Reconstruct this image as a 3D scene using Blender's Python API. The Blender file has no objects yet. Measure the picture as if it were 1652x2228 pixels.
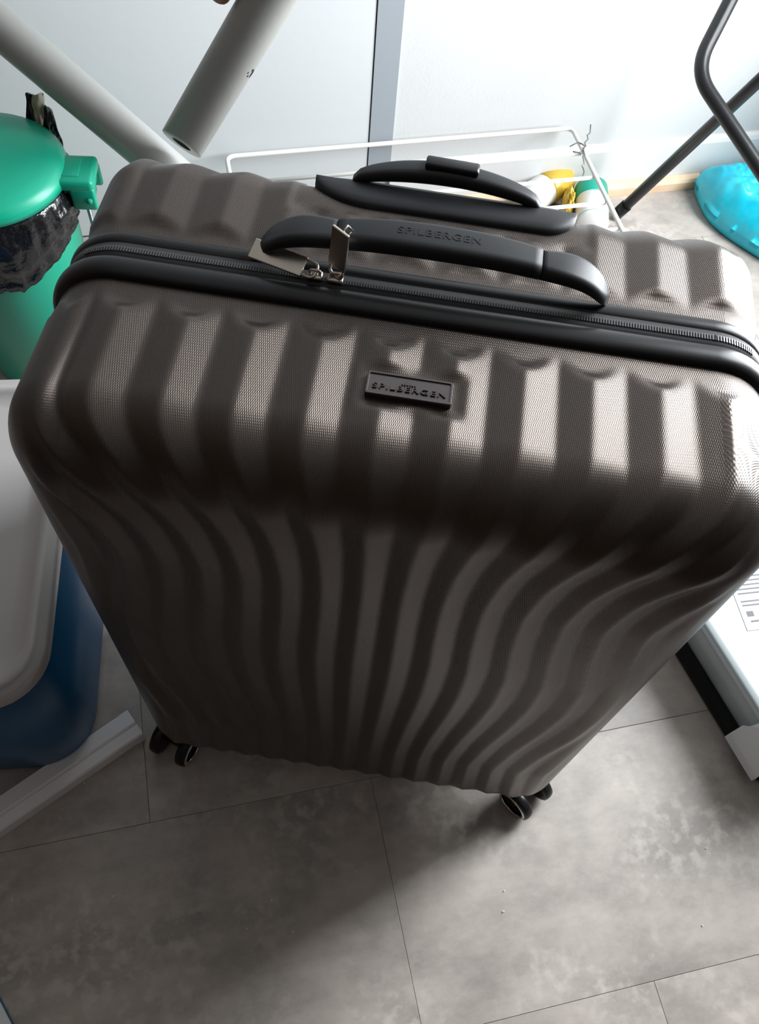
import bpy, bmesh, math, random
import numpy as np
from mathutils import Vector, Matrix, noise

random.seed(7)
SC = bpy.context.scene
COL = SC.collection
PI = math.pi

# ------------------------------------------------------------------ camera
def look(yaw, pitch, roll):
    f = Vector((math.sin(yaw)*math.cos(pitch), math.cos(yaw)*math.cos(pitch), math.sin(pitch)))
    r = Vector((math.cos(yaw), -math.sin(yaw), 0)); u = r.cross(f)
    return (r*math.cos(roll)+u*math.sin(roll), u*math.cos(roll)-r*math.sin(roll), f)
cam_d = bpy.data.cameras.new('camera'); cam = bpy.data.objects.new('camera', cam_d); COL.objects.link(cam)
_r, _u, _f = look(-.029, -1.0369, .1281)
cam.matrix_world = Matrix(((_r.x, _u.x, -_f.x, .0035), (_r.y, _u.y, -_f.y, -.4114), (_r.z, _u.z, -_f.z, 1.2086), (0, 0, 0, 1)))
cam_d.sensor_fit = 'VERTICAL'; cam_d.sensor_height = 24.0; cam_d.lens = 24.0*1898.7/2228
cam_d.clip_start = .01; cam_d.clip_end = 50
SC.camera = cam
SC.view_settings.view_transform = 'Standard'; SC.view_settings.look = 'None'
SC.view_settings.gamma = 1.0; SC.view_settings.use_curve_mapping = False
SC.view_settings.exposure = 0.0

# ------------------------------------------------------------------ room frame (the room is turned 20 degrees against the suitcase)
TH = .35
UD = Vector((math.cos(TH), math.sin(TH), 0)); VD = Vector((math.sin(TH), -math.cos(TH), 0))   # along the back wall / out into the room
def R(u, v, z=0.0): return UD*u + VD*v + Vector((0, 0, z))
V0, V1, U0, U1, ZC = -.985, 2.3, -1.9, 1.13, 2.55      # room limits
WV0, WV1, WZ0, WZ1 = -.72, -.02, .30, 2.10              # window opening in the right wall

# ------------------------------------------------------------------ world and daylight
w = bpy.data.worlds.new('sky'); SC.world = w; w.use_nodes = True
w.node_tree.nodes['Background'].inputs[0].default_value = (.80, .90, 1.0, 1)
w.node_tree.nodes['Background'].inputs[1].default_value = 1.0
ld = bpy.data.lights.new('window_daylight', 'AREA'); ld.shape = 'RECTANGLE'
ld.size = WV1-WV0-.1; ld.size_y = WZ1-WZ0-.1; ld.energy = 82; ld.color = (.93, .97, 1.0)
lo = bpy.data.objects.new('window_daylight', ld); COL.objects.link(lo)
_z = UD.copy(); _y = Vector((0, 0, 1)); _x = _y.cross(_z)
lo.matrix_world = Matrix.Translation(R(U1-.01, (WV0+WV1)/2, (WZ0+WZ1)/2)) @ Matrix((( _x.x, _y.x, _z.x), (_x.y, _y.y, _z.y), (_x.z, _y.z, _z.z))).to_4x4()

# ------------------------------------------------------------------ materials
MATS = {}
def mat(name, col, rough=.5, metal=0.0, spec=.5, bump=None, var=None, alpha=None, trans=0.0, coat=0.0, sheen=0.0):
    m = bpy.data.materials.new(name); m.use_nodes = True
    nt = m.node_tree; b = nt.nodes['Principled BSDF']
    b.inputs['Base Color'].default_value = (*col, 1); b.inputs['Roughness'].default_value = rough
    b.inputs['Metallic'].default_value = metal; b.inputs['Specular IOR Level'].default_value = spec
    b.inputs['Transmission Weight'].default_value = trans; b.inputs['Coat Weight'].default_value = coat
    b.inputs['Sheen Weight'].default_value = sheen
    if alpha is not None: b.inputs['Alpha'].default_value = alpha
    tc = nt.nodes.new('ShaderNodeTexCoord')
    if var:      # (second colour, noise scale)
        n = nt.nodes.new('ShaderNodeTexNoise'); n.inputs['Scale'].default_value = var[1]; n.inputs['Detail'].default_value = 6
        r = nt.nodes.new('ShaderNodeValToRGB'); r.color_ramp.elements[0].color = (*col, 1); r.color_ramp.elements[1].color = (*var[0], 1)
        r.color_ramp.elements[0].position = .35; r.color_ramp.elements[1].position = .65
        nt.links.new(tc.outputs['Object'], n.inputs['Vector']); nt.links.new(n.outputs['Fac'], r.inputs['Fac'])
        nt.links.new(r.outputs['Color'], b.inputs['Base Color'])
    if bump:     # (noise scale, distance)
        n = nt.nodes.new('ShaderNodeTexNoise'); n.inputs['Scale'].default_value = bump[0]; n.inputs['Detail'].default_value = 3
        bp = nt.nodes.new('ShaderNodeBump'); bp.inputs['Strength'].default_value = 1; bp.inputs['Distance'].default_value = bump[1]
        nt.links.new(tc.outputs['Object'], n.inputs['Vector']); nt.links.new(n.outputs['Fac'], bp.inputs['Height'])
        nt.links.new(bp.outputs['Normal'], b.inputs['Normal'])
    MATS[name] = m
    return m

def shell_material():
    m = mat('suitcase_shell', (.066, .053, .046), .30, .72, .5)
    nt = m.node_tree; b = nt.nodes['Principled BSDF']; L = nt.links.new
    uv = nt.nodes.new('ShaderNodeUVMap'); uv.uv_map = 'weave'
    s = nt.nodes.new('ShaderNodeSeparateXYZ'); L(uv.outputs['UV'], s.inputs[0])
    def M(op, a, bb=None):
        n = nt.nodes.new('ShaderNodeMath'); n.operation = op
        for i, x in enumerate((a, bb)):
            if x is None: continue
            if isinstance(x, (int, float)): n.inputs[i].default_value = x
            else: L(x, n.inputs[i])
        return n.outputs[0]
    pu, pv = .0013, .0036
    a = M('MULTIPLY', s.outputs[0], PI/pu); c = M('MULTIPLY', s.outputs[1], PI/pv)
    h = M('ABSOLUTE', M('MULTIPLY', M('COSINE', M('ADD', a, c)), M('COSINE', M('SUBTRACT', a, M('MULTIPLY', c, .55)))))
    bp = nt.nodes.new('ShaderNodeBump'); bp.inputs['Strength'].default_value = .85; bp.inputs['Distance'].default_value = .00014
    L(h, bp.inputs['Height']); L(bp.outputs['Normal'], b.inputs['Normal'])
    return m

def tile_material():
    m = mat('floor_tile_vinyl', (.3, .28, .27), .42, 0, .45)
    nt = m.node_tree; b = nt.nodes['Principled BSDF']; L = nt.links.new
    tc = nt.nodes.new('ShaderNodeTexCoord'); oi = nt.nodes.new('ShaderNodeObjectInfo')
    mp = nt.nodes.new('ShaderNodeVectorMath'); mp.operation = 'ADD'
    sc = nt.nodes.new('ShaderNodeVectorMath'); sc.operation = 'SCALE'; sc.inputs['Scale'].default_value = 37.0
    cx = nt.nodes.new('ShaderNodeCombineXYZ'); L(oi.outputs['Random'], cx.inputs[0]); L(oi.outputs['Random'], cx.inputs[1])
    L(cx.outputs[0], sc.inputs[0]); L(tc.outputs['Object'], mp.inputs[0]); L(sc.outputs[0], mp.inputs[1])
    st = nt.nodes.new('ShaderNodeMapping'); st.inputs['Scale'].default_value = (.8, 1.25, 1); L(mp.outputs[0], st.inputs[0])
    n1 = nt.nodes.new('ShaderNodeTexNoise'); n1.inputs['Scale'].default_value = 9; n1.inputs['Detail'].default_value = 9; n1.inputs['Roughness'].default_value = .68
    L(st.outputs[0], n1.inputs['Vector'])
    r1 = nt.nodes.new('ShaderNodeValToRGB'); e = r1.color_ramp.elements
    e[0].position = .30; e[0].color = (.255, .228, .208, 1); e[1].position = .72; e[1].color = (.530, .472, .425, 1)
    L(n1.outputs['Fac'], r1.inputs['Fac'])
    n2 = nt.nodes.new('ShaderNodeTexNoise'); n2.inputs['Scale'].default_value = 55; n2.inputs['Detail'].default_value = 3
    L(mp.outputs[0], n2.inputs['Vector'])
    r2 = nt.nodes.new('ShaderNodeValToRGB'); r2.color_ramp.elements[0].position = .48; r2.color_ramp.elements[1].position = .66
    r2.color_ramp.elements[1].color = (.62, .62, .62, 1)
    L(n2.outputs['Fac'], r2.inputs['Fac'])
    n3 = nt.nodes.new('ShaderNodeTexNoise'); n3.inputs['Scale'].default_value = 5; L(mp.outputs[0], n3.inputs['Vector'])
    r3 = nt.nodes.new('ShaderNodeValToRGB'); r3.color_ramp.elements[0].position = .45; r3.color_ramp.elements[1].position = .62
    L(n3.outputs['Fac'], r3.inputs['Fac'])
    mu = nt.nodes.new('ShaderNodeMath'); mu.operation = 'MULTIPLY'; L(r2.outputs['Color'], mu.inputs[0]); L(r3.outputs['Color'], mu.inputs[1])
    mx = nt.nodes.new('ShaderNodeMix'); mx.data_type = 'RGBA'
    L(mu.outputs[0], mx.inputs['Factor']); L(r1.outputs['Color'], mx.inputs[6]); mx.inputs[7].default_value = (.61, .55, .50, 1)
    L(mx.outputs[2], b.inputs['Base Color'])
    bp = nt.nodes.new('ShaderNodeBump'); bp.inputs['Distance'].default_value = .0006; bp.inputs['Strength'].default_value = .5
    L(n1.outputs['Fac'], bp.inputs['Height']); L(bp.outputs['Normal'], b.inputs['Normal'])
    return m

shell_m = shell_material(); tile_m = tile_material()
wall_m = mat('wall_paint', (.55, .562, .562), .55, bump=(180, .0003), var=((.53, .545, .55), 2.0))
door_m = mat('door_paint', (.56, .585, .60), .38, bump=(60, .0002))
ceil_m = mat('ceiling_paint', (.36, .35, .33), .7)  # unseen ceiling, kept well below white to hold down bounced fill
darkwall_m = mat('low_bounce_wall', (.13, .085, .062), .6)  # unseen walls: dark tone chosen to lower the fill and give warm reflections
greytrim_m = mat('grey_trim', (.27, .30, .33), .45)
base_m = mat('baseboard_paint', (.64, .65, .65), .35)
wood_m = mat('raw_pine', (.70, .50, .33), .55, var=((.78, .60, .42), 14))
under_m = mat('subfloor', (.05, .048, .045), .9)
rubber_m = mat('black_rubber', (.008, .008, .009), .32, spec=.28)
plastic_m = mat('charcoal_plastic', (.016, .017, .020), .46, spec=.28, bump=(900, .00004))
softgrip_m = mat('soft_grip', (.013, .0145, .016), .52, spec=.28, bump=(700, .00004))
tape_m = mat('zip_tape', (.010, .010, .011), .65)
teeth_m = mat('zip_teeth', (.06, .06, .062), .35, .2)
nickel_m = mat('nickel', (.50, .45, .40), .30, 1.0, bump=(400, .00006))
chrome_m = mat('chrome', (.72, .70, .69), .16, 1.0)
gun_m = mat('gunmetal', (.105, .092, .092), .28, .85)
green_m = mat('green_plastic', (.002, .30, .185), .36, spec=.5, bump=(350, .00005))
liner_m = mat('black_liner', (.005, .005, .006), .20, spec=.5, bump=(38, .005))
cream_m = mat('cream_film', (.42, .40, .30), .45)
steel_m = mat('grey_steel', (.30, .34, .34), .30, .8)
pipe_m = mat('grey_white_pvc', (.33, .335, .32), .36, bump=(40, .0003))
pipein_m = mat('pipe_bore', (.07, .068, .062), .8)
blue_m = mat('blue_plastic', (.006, .085, .20), .38, bump=(120, .00008))
frost_m = mat('frosted_lid', (.42, .40, .395), .34, trans=.12, bump=(90, .0001))
clear_m = mat('clear_plastic', (.80, .86, .89), .25, alpha=.46)
clearlid_m = mat('clear_lid', (.38, .425, .435), .30, alpha=.80)
latch_m = mat('latch_plastic', (.66, .70, .73), .35)
black_m = mat('black_plastic', (.005, .0055, .006), .6, spec=.2)
paper_m = mat('paper', (.52, .52, .535), .7)
print_m = mat('grey_print', (.13, .13, .14), .8)
rail_m = mat('white_pvc_rail', (.86, .85, .87), .38)
wire_m = mat('white_wire', (.66, .66, .63), .35)
darkwire_m = mat('bare_wire', (.22, .22, .21), .35, .8)
frame_m = mat('black_metal', (.016, .017, .018), .32, .3, bump=(120, .00015))
cyan_m = mat('cyan_film', (.0, .44, .60), .28, spec=.6, var=((.02, .56, .70), 22))
yellow_m = mat('yellow_wrap', (.55, .36, .04), .35, bump=(70, .0006))
roll_m = mat('white_roll', (.66, .66, .64), .5)
rollend_m = mat('roll_end', (.66, .47, .22), .6)
teal_m = mat('green_wrap', (.0, .34, .24), .4)
skin_m = mat('skin', (.36, .20, .13), .45, bump=(160, .0005))
booklet_m = mat('white_card', (.80, .84, .88), .4)
blueedge_m = mat('blue_edge', (.03, .16, .26), .5)
glass_m = mat('window_glass', (.9, .95, 1), .05, alpha=.12)
cloth_m = mat('dark_cloth', (.10, .115, .125), .8)
tan_m = mat('tan_cloth', (.42, .33, .24), .8)
crumb_m = mat('crumb', (.75, .73, .70), .7)

# ------------------------------------------------------------------ mesh helpers
def obj(name, verts, faces, m, parent=None, smooth=False, loc=None):
    me = bpy.data.meshes.new(name); me.from_pydata([tuple(v) for v in verts], [], faces); me.update()
    if smooth: me.shade_smooth()
    return wrap(name, me, m, parent)
def wrap(name, me, m, parent=None):
    if m is not None: me.materials.append(m)
    o = bpy.data.objects.new(name, me); COL.objects.link(o)
    if parent is not None:
        o.parent = parent
        o.matrix_parent_inverse = Matrix.Translation(-parent.location) if parent.parent is None else parent_inv(parent)
    return o
def parent_inv(p):
    M = p.matrix_basis.copy(); M = p.matrix_parent_inverse @ M; q = p.parent
    while q is not None:
        M = q.matrix_basis @ M if q.parent is None else q.matrix_parent_inverse @ q.matrix_basis @ M
        q = q.parent
    return M.inverted()
def from_bm(name, bm, m, parent=None, smooth=False):
    me = bpy.data.meshes.new(name); bm.normal_update(); bm.to_mesh(me); bm.free()
    if smooth: me.shade_smooth()
    return wrap(name, me, m, parent)
def empty(name, loc):
    o = bpy.data.objects.new(name, None); o.location = loc; o.empty_display_size = .05; COL.objects.link(o); return o
def tag(o, label, cat, group=None, kind=None):
    o['label'] = label
    if cat: o['category'] = cat
    if group: o['group'] = group
    if kind: o['kind'] = kind
    return o
def struct(o, label=None):
    o['kind'] = 'structure'
    if label: o['label'] = label
    return o
class Soup:
    def __init__(s): s.v = []; s.f = []
    def add(s, v, f):
        k = len(s.v); s.v += [tuple(x) for x in v]; s.f += [tuple(i+k for i in q) for q in f]; return s
    def build(s, name, m, parent=None, smooth=False): return obj(name, s.v, s.f, m, parent, smooth)
BOXF = [(0, 3, 2, 1), (4, 5, 6, 7), (0, 1, 5, 4), (1, 2, 6, 5), (2, 3, 7, 6), (3, 0, 4, 7)]
def room_box(u0, u1, v0, v1, z0, z1):
    P = [R(u0, v0, z0), R(u1, v0, z0), R(u1, v1, z0), R(u0, v1, z0), R(u0, v0, z1), R(u1, v0, z1), R(u1, v1, z1), R(u0, v1, z1)]
    return P, [tuple(reversed(f)) for f in BOXF]
def frames(path, closed=False):
    n = len(path); T = []
    for i in range(n):
        a = path[(i-1) % n] if (closed or i > 0) else path[i]; b = path[(i+1) % n] if (closed or i < n-1) else path[i]
        T.append((b-a).normalized())
    ref = Vector((0, 0, 1)) if abs(T[0].z) < .9 else Vector((1, 0, 0))
    N = (ref - T[0]*ref.dot(T[0])).normalized(); out = []
    for t in T:
        N = (N - t*N.dot(t)).normalized(); out.append((t, N, t.cross(N)))
    return out
def tube(path, rad, seg=12, cap=True, closed=False):
    path = [Vector(p) for p in path]; F = frames(path, closed); V = []; Q = []
    n = len(path)
    for i, p in enumerate(path):
        r = rad[i] if hasattr(rad, '__len__') else rad
        for k in range(seg):
            a = 2*PI*k/seg; V.append(p + (F[i][1]*math.cos(a) + F[i][2]*math.sin(a))*r)
    for i in range(n if closed else n-1):
        for k in range(seg):
            j = (i+1) % n; k2 = (k+1) % seg
            Q.append((i*seg+k, i*seg+k2, j*seg+k2, j*seg+k))
    if cap and not closed:
        Q.append(tuple(reversed(range(seg)))); Q.append(tuple((n-1)*seg+k for k in range(seg)))
    return V, Q
def lathe(prof, c, axis=Vector((0, 0, 1)), seg=40, closed_prof=False):
    axis = Vector(axis).normalized(); ref = Vector((1, 0, 0)) if abs(axis.x) < .9 else Vector((0, 1, 0))
    X = (ref-axis*ref.dot(axis)).normalized(); Y = axis.cross(X); V = []; Q = []
    n = len(prof)
    for k in range(seg):
        a = 2*PI*k/seg; d = X*math.cos(a)+Y*math.sin(a)
        for (r, h) in prof: V.append(Vector(c)+d*r+axis*h)
    for k in range(seg):
        k2 = (k+1) % seg
        for i in range(n if closed_prof else n-1):
            j = (i+1) % n
            Q.append((k*n+i, k2*n+i, k2*n+j, k*n+j))
    return V, Q
def fillet(pts, r, n=6):
    pts = [Vector(p) for p in pts]; out = [pts[0]]
    for i in range(1, len(pts)-1):
        a = (pts[i-1]-pts[i]).normalized(); b = (pts[i+1]-pts[i]).normalized()
        d = min(r, (pts[i-1]-pts[i]).length*.45, (pts[i+1]-pts[i]).length*.45)
        p0 = pts[i]+a*d; p1 = pts[i]+b*d
        for k in range(n+1):
            t = k/n; out.append(p0*(1-t)**2+pts[i]*2*t*(1-t)+p1*t*t)
    out.append(pts[-1]); return out
def rrect(w, h, r, n=8):          # rounded rectangle outline, centred, counter-clockwise
    P = []
    for cx, cy, a0 in ((w/2-r, h/2-r, 0), (-w/2+r, h/2-r, PI/2), (-w/2+r, -h/2+r, PI), (w/2-r, -h/2+r, 3*PI/2)):
        for k in range(n+1):
            a = a0+PI/2*k/n; P.append((cx+r*math.cos(a), cy+r*math.sin(a)))
    return P
def stack(rings, top=True, bottom=True):      # loft equal-length rings of points
    n = len(rings[0]); V = [p for r in rings for p in r]; Q = []
    for i in range(len(rings)-1):
        for k in range(n):
            k2 = (k+1) % n; Q.append((i*n+k, i*n+k2, (i+1)*n+k2, (i+1)*n+k))
    if bottom: Q.append(tuple(reversed(range(n))))
    if top: Q.append(tuple((len(rings)-1)*n+k for k in range(n)))
    return V, Q
def frame_map(c, ex, ey, ez):
    c = Vector(c); ex = Vector(ex); ey = Vector(ey); ez = Vector(ez)
    return lambda x, y, z: c+ex*x+ey*y+ez*z
def bevel_box(sx, sy, sz, b, seg=2):
    bm = bmesh.new(); bmesh.ops.create_cube(bm, size=1)
    for v in bm.verts: v.co = Vector((v.co.x*sx, v.co.y*sy, v.co.z*sz))
    bmesh.ops.bevel(bm, geom=bm.edges[:], offset=b, segments=seg, profile=.5, affect='EDGES')
    return bm
def text_mesh(txt, width, height, depth):
    cu = bpy.data.curves.new('t', 'FONT'); cu.body = txt; cu.size = 1; cu.extrude = .05; cu.align_x = 'CENTER'; cu.align_y = 'CENTER'
    cu.space_character = 1.12; cu.resolution_u = 3
    o = bpy.data.objects.new('t', cu); COL.objects.link(o); bpy.context.view_layer.update()
    me = bpy.data.meshes.new_from_object(o.evaluated_get(bpy.context.evaluated_depsgraph_get()))
    bpy.data.objects.remove(o); bpy.data.curves.remove(cu)
    co = np.zeros(len(me.vertices)*3); me.vertices.foreach_get('co', co); co = co.reshape(-1, 3)
    lo_, hi = co.min(0), co.max(0); co = (co-(lo_+hi)/2)/(hi-lo_)*np.array([width, height, depth])
    me.vertices.foreach_set('co', co.ravel()); me.update()
    return me
def place_mesh(name, me, fm, m, parent):
    for v in me.vertices: v.co = fm(v.co.x, v.co.y, v.co.z)
    me.update(); return wrap(name, me, m, parent)

# ------------------------------------------------------------------ the setting
floor = struct(obj('floor', *room_box(U0, U1, V0, V1, -.06, -.004), under_m), 'grey stone-look vinyl tile floor')
TW, THG = .592, .312
def tile_mesh(w_, h_):
    bm = bmesh.new(); bmesh.ops.create_cube(bm, size=1)
    for v in bm.verts: v.co = Vector((v.co.x*(w_-.0004), v.co.y*(h_-.0004), v.co.z*.005-.0025))
    bmesh.ops.bevel(bm, geom=[e for e in bm.edges if all(v.co.z > -.001 for v in e.verts)], offset=.0004, segments=1, affect='EDGES')
    me = bpy.data.meshes.new('tile'); bm.to_mesh(me); bm.free(); me.materials.append(tile_m); return me
cache = {}
r0 = math.floor((V0-.119)/THG)
for ri in range(r0, 12):
    va, vb = max(V0, .119+ri*THG), min(V1, .119+(ri+1)*THG)
    if vb-va < .02: continue
    off = -.012+(TW/2 if (ri % 2) else 0.0)
    ci = math.floor((U0-off)/TW)
    while off+ci*TW < U1:
        ua, ub = max(U0, off+ci*TW), min(U1, off+(ci+1)*TW); ci += 1
        if ub-ua < .02: continue
        key = (round(ub-ua, 4), round(vb-va, 4))
        if key not in cache: cache[key] = tile_mesh(*key)
        o = bpy.data.objects.new('tile', cache[key]); COL.objects.link(o); o.parent = floor
        o.location = R((ua+ub)/2, (va+vb)/2, random.uniform(-.0004, 0)); o.rotation_euler = (0, 0, TH)

DU0, DU1, DU2 = -1.02, .205, .249      # door leaf from DU0 to DU1, grey frame strip DU1..DU2
struct(Soup().add(*room_box(DU2, U1+.1, V0-.1, V0, -.06, ZC)).add(*room_box(U0-.1, DU0-.045, V0-.1, V0, -.06, ZC))
       .add(*room_box(DU0-.045, DU2, V0-.1, V0-.02, -.06, ZC)).add(*room_box(DU0-.045, DU2, V0-.02, V0, 2.05, ZC)).build('wall_back', wall_m), 'white painted back wall')
struct(obj('wall_left', *room_box(U0-.1, U0, V0-.1, V1+.1, -.06, ZC), darkwall_m), 'unseen left wall, coloured dark brown to cut bounced light')
struct(obj('wall_front', *room_box(U0-.1, U1+.1, V1, V1+.1, -.06, ZC), darkwall_m), 'unseen wall behind the viewer, coloured dark brown to cut bounced light')
struct(obj('ceiling', *room_box(U0-.1, U1+.1, V0-.1, V1+.1, ZC, ZC+.1), ceil_m), 'plain unseen ceiling, greyed to cut bounced light')
struct(Soup().add(*room_box(U1, U1+.1, V0, WV0, -.06, ZC)).add(*room_box(U1, U1+.1, WV1, V1, -.06, ZC))
       .add(*room_box(U1, U1+.1, WV0, WV1, -.06, WZ0)).add(*room_box(U1, U1+.1, WV0, WV1, WZ1, ZC)).build('wall_right', wall_m), 'white wall with a tall window')
win = struct(Soup().add(*room_box(U1+.02, U1+.07, WV0, WV0+.05, WZ0, WZ1)).add(*room_box(U1+.02, U1+.07, WV1-.05, WV1, WZ0, WZ1))
       .add(*room_box(U1+.02, U1+.07, WV0+.05, WV1-.05, WZ0, WZ0+.05)).add(*room_box(U1+.02, U1+.07, WV0+.05, WV1-.05, WZ1-.05, WZ1)).build('window_1', base_m), 'tall daylight window')
obj('pane', *room_box(U1+.04, U1+.046, WV0+.05, WV1-.05, WZ0+.05, WZ1-.05), glass_m, win)

# flush white panel door with its grey frame strip, baseboards and the loose pine strip
struct(obj('door_1', *room_box(DU0, DU1-.002, V0-.02, V0+.004, .006, 2.03), door_m), 'smooth white door leaf behind the suitcase')
struct(Soup().add(*room_box(DU1, DU2, V0-.02, V0+.006, 0, 2.05)).add(*room_box(DU0-.045, DU0-.002, V0-.02, V0+.006, 0, 2.05)).build('trim_1', greytrim_m), 'grey strip along the door edge')
def baseboard(name, u0, u1):
    s = Soup(); prof = [(0, 0), (.012, 0), (.012, .098), (.009, .106), (.003, .110), (0, .110)]
    V = [R(u, V0+d, z) for u in (u0, u1) for d, z in prof]; n = len(prof)
    F = [(i, (i+1) % n, n+(i+1) % n, n+i) for i in range(n)]+[tuple(reversed(range(n))), tuple(range(n, 2*n))]
    return struct(obj(name, V, F, base_m), 'white baseboard with rounded top edge')
baseboard('baseboard_right', DU2, U1); baseboard('baseboard_left', U0, DU0-.045)
def pine(name, u0, u1, label):
    V = []; prof = [(.0125, 0), (.030, 0), (.030, .018), (.026, .024), (.0125, .026)]; n = len(prof)
    V = [R(u, V0+d, z) for u in (u0, u1) for d, z in prof]
    F = [(i, (i+1) % n, n+(i+1) % n, n+i) for i in range(n)]+[tuple(reversed(range(n))), tuple(range(n, 2*n))]
    return struct(obj(name, V, F, wood_m), label)
pine('trim_2', DU2, .925, 'raw pine strip along the foot of the right wall')
pine('trim_3', U0, DU0-.045, 'raw pine strip along the foot of the left wall')

# ------------------------------------------------------------------ SUITCASE
W, D, H0, H1, RR = .518, .276, .065, .765, .052; XC = -.002
GZ = np.array([.065, .12, .22, .30, .38, .44, .50, .57, .63, .68, .72, .75, .765])
GV = np.array([.70, .63, .60, .63, .68, .705, .70, .655, .635, .67, .755, .87, 1.0])
def gfun(z):
    zz = np.linspace(.06, .77, 400); gg = np.interp(zz, GZ, GV); k = np.hanning(31); k /= k.sum()
    gs = np.convolve(np.pad(gg, 15, mode='edge'), k, mode='valid'); return np.interp(z, zz, gs)
def sstep(a, b, x):
    t = np.clip((x-a)/(b-a), 0, 1); return t*t*(3-2*t)
PER = .0470; AMP = .0030
def ridge(x, z):
    ph = (x/gfun(z)+.0035)/PER        # bright (right-facing) facet centred on whole numbers
    return np.arcsin(.995*np.sin(-2*PI*ph))/(PI/2), ph
def shell(name, rear, parent):
    y_end = .024 if not rear else -.034          # in a mirrored frame the shell runs from -D/2 to y_end
    W, D, RR = (.518, .276, .052) if not rear else (.502, .292, .034)
    xs = np.linspace(-W/2, W/2, 221); zs = np.linspace(H0, H1, 237); ys = np.linspace(-D/2, y_end, 52 if not rear else 36)
    if True:
        PT = []; QD = []; n0 = 0
        def face(A, B, fn, flip):
            nonlocal n0
            a, b = np.meshgrid(A, B, indexing='ij'); p = fn(a, b); PT.append(p.reshape(-1, 3))
            i, j = np.meshgrid(np.arange(len(A)-1), np.arange(len(B)-1), indexing='ij'); nb = len(B)
            q = np.stack([i*nb+j, (i+1)*nb+j, (i+1)*nb+j+1, i*nb+j+1], -1).reshape(-1, 4)+n0
            QD.append(q[:, ::-1] if flip else q); n0 += len(A)*len(B)
        face(xs, zs, lambda a, b: np.stack([a, np.full_like(a, -D/2), b], -1), False)
        face(xs, ys, lambda a, b: np.stack([a, b, np.full_like(a, H1)], -1), False)
        face(xs, ys, lambda a, b: np.stack([a, b, np.full_like(a, H0)], -1), True)
        face(ys, zs, lambda a, b: np.stack([np.full_like(a, W/2), a, b], -1), False)
        face(ys, zs, lambda a, b: np.stack([np.full_like(a, -W/2), a, b], -1), True)
    p = np.concatenate(PT); q = np.concatenate(QD)
    key = np.round(p*1e6).astype(np.int64); _, idx, inv = np.unique(key, axis=0, return_index=True, return_inverse=True)
    p = p[idx]; q = inv.reshape(-1)[q]
    inner = np.stack([np.clip(p[:, 0], -W/2+RR, W/2-RR), np.maximum(p[:, 1], -D/2+RR), np.clip(p[:, 2], H0+RR, H1-RR)], 1)
    v = p-inner; nrm = v/np.linalg.norm(v, axis=1, keepdims=True); s = inner+nrm*RR
    x, y, z = s[:, 0], s[:, 1], s[:, 2]
    h, ph = ridge(x+XC, z)
    # ridges run out before the rim; the ends are scalloped ridge by ridge
    sc = .006*np.cos(2*PI*(ph-.25)); edge = (y_end-.034 if not rear else y_end-.020)+sc*(0.8 if not rear else .5)
    onrim = 1-sstep(edge-.012, edge, y)
    side = (1-sstep(.15, .55, np.abs(nrm[:, 0])))*(1-.92*sstep(.1, .7, -nrm[:, 2]))
    amp = AMP*onrim*side*(.72 if rear else 1)*(.30+.70*sstep(.075, .15, z))
    lift = -.0022*(1-onrim)*np.ones_like(y)                                   # rim land sits a little lower
    if not rear:                                                             # flat seat for the badge
        d = np.maximum(np.abs(x-.004)-.031, np.abs(y+.056)-.0115); seat = (1-sstep(0, .009, d))*(nrm[:, 2] > .5)
        amp = amp*(1-seat); lift = lift-.0012*seat
    else:
        d = np.maximum(np.abs(x-.0075)-.108, .102+y); seat = (1-sstep(0, .008, d))*(nrm[:, 2] > .3); amp = amp*(1-seat)
    s = s+nrm*(h*amp+lift)[:, None]
    if rear:                                                                 # the back edge is cut down behind the telescopic handle
        cut = (1-sstep(-.002, .006, np.abs(x-.0075)-.100))*sstep(.126, .131, -s[:, 1])*(s[:, 2] > .60)
        s[:, 2] -= cut*np.clip(s[:, 2]-(H1-.030), 0, .03)
    s[:, 0] += XC
    if rear: s[:, 1] *= -1; nrm = nrm*np.array([1, -1, 1]); q = q[:, ::-1]
    me = bpy.data.meshes.new(name); me.vertices.add(len(s)); me.vertices.foreach_set('co', s.ravel())
    me.loops.add(q.size); me.loops.foreach_set('vertex_index', q.ravel().astype(np.int32))
    me.polygons.add(len(q)); me.polygons.foreach_set('loop_start', np.arange(0, q.size, 4, dtype=np.int32)); me.update(calc_edges=True)
    uv = np.stack([s[:, 0]+s[:, 1]*np.abs(nrm[:, 0]), -(s[:, 1]+s[:, 2]) if not rear else s[:, 1]-s[:, 2]], 1)
    ul = me.uv_layers.new(name='weave'); ul.data.foreach_set('uv', uv[q.ravel()].ravel())
    me.validate(); me.shade_smooth()
    return wrap(name, me, shell_m, parent)
case = tag(empty('suitcase', (0, 0, 0)), 'large dark taupe hard-shell suitcase with wavy ridges standing upright on casters', 'suitcase')
shell('front_shell', False, case); shell('rear_shell', True, case)

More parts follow.
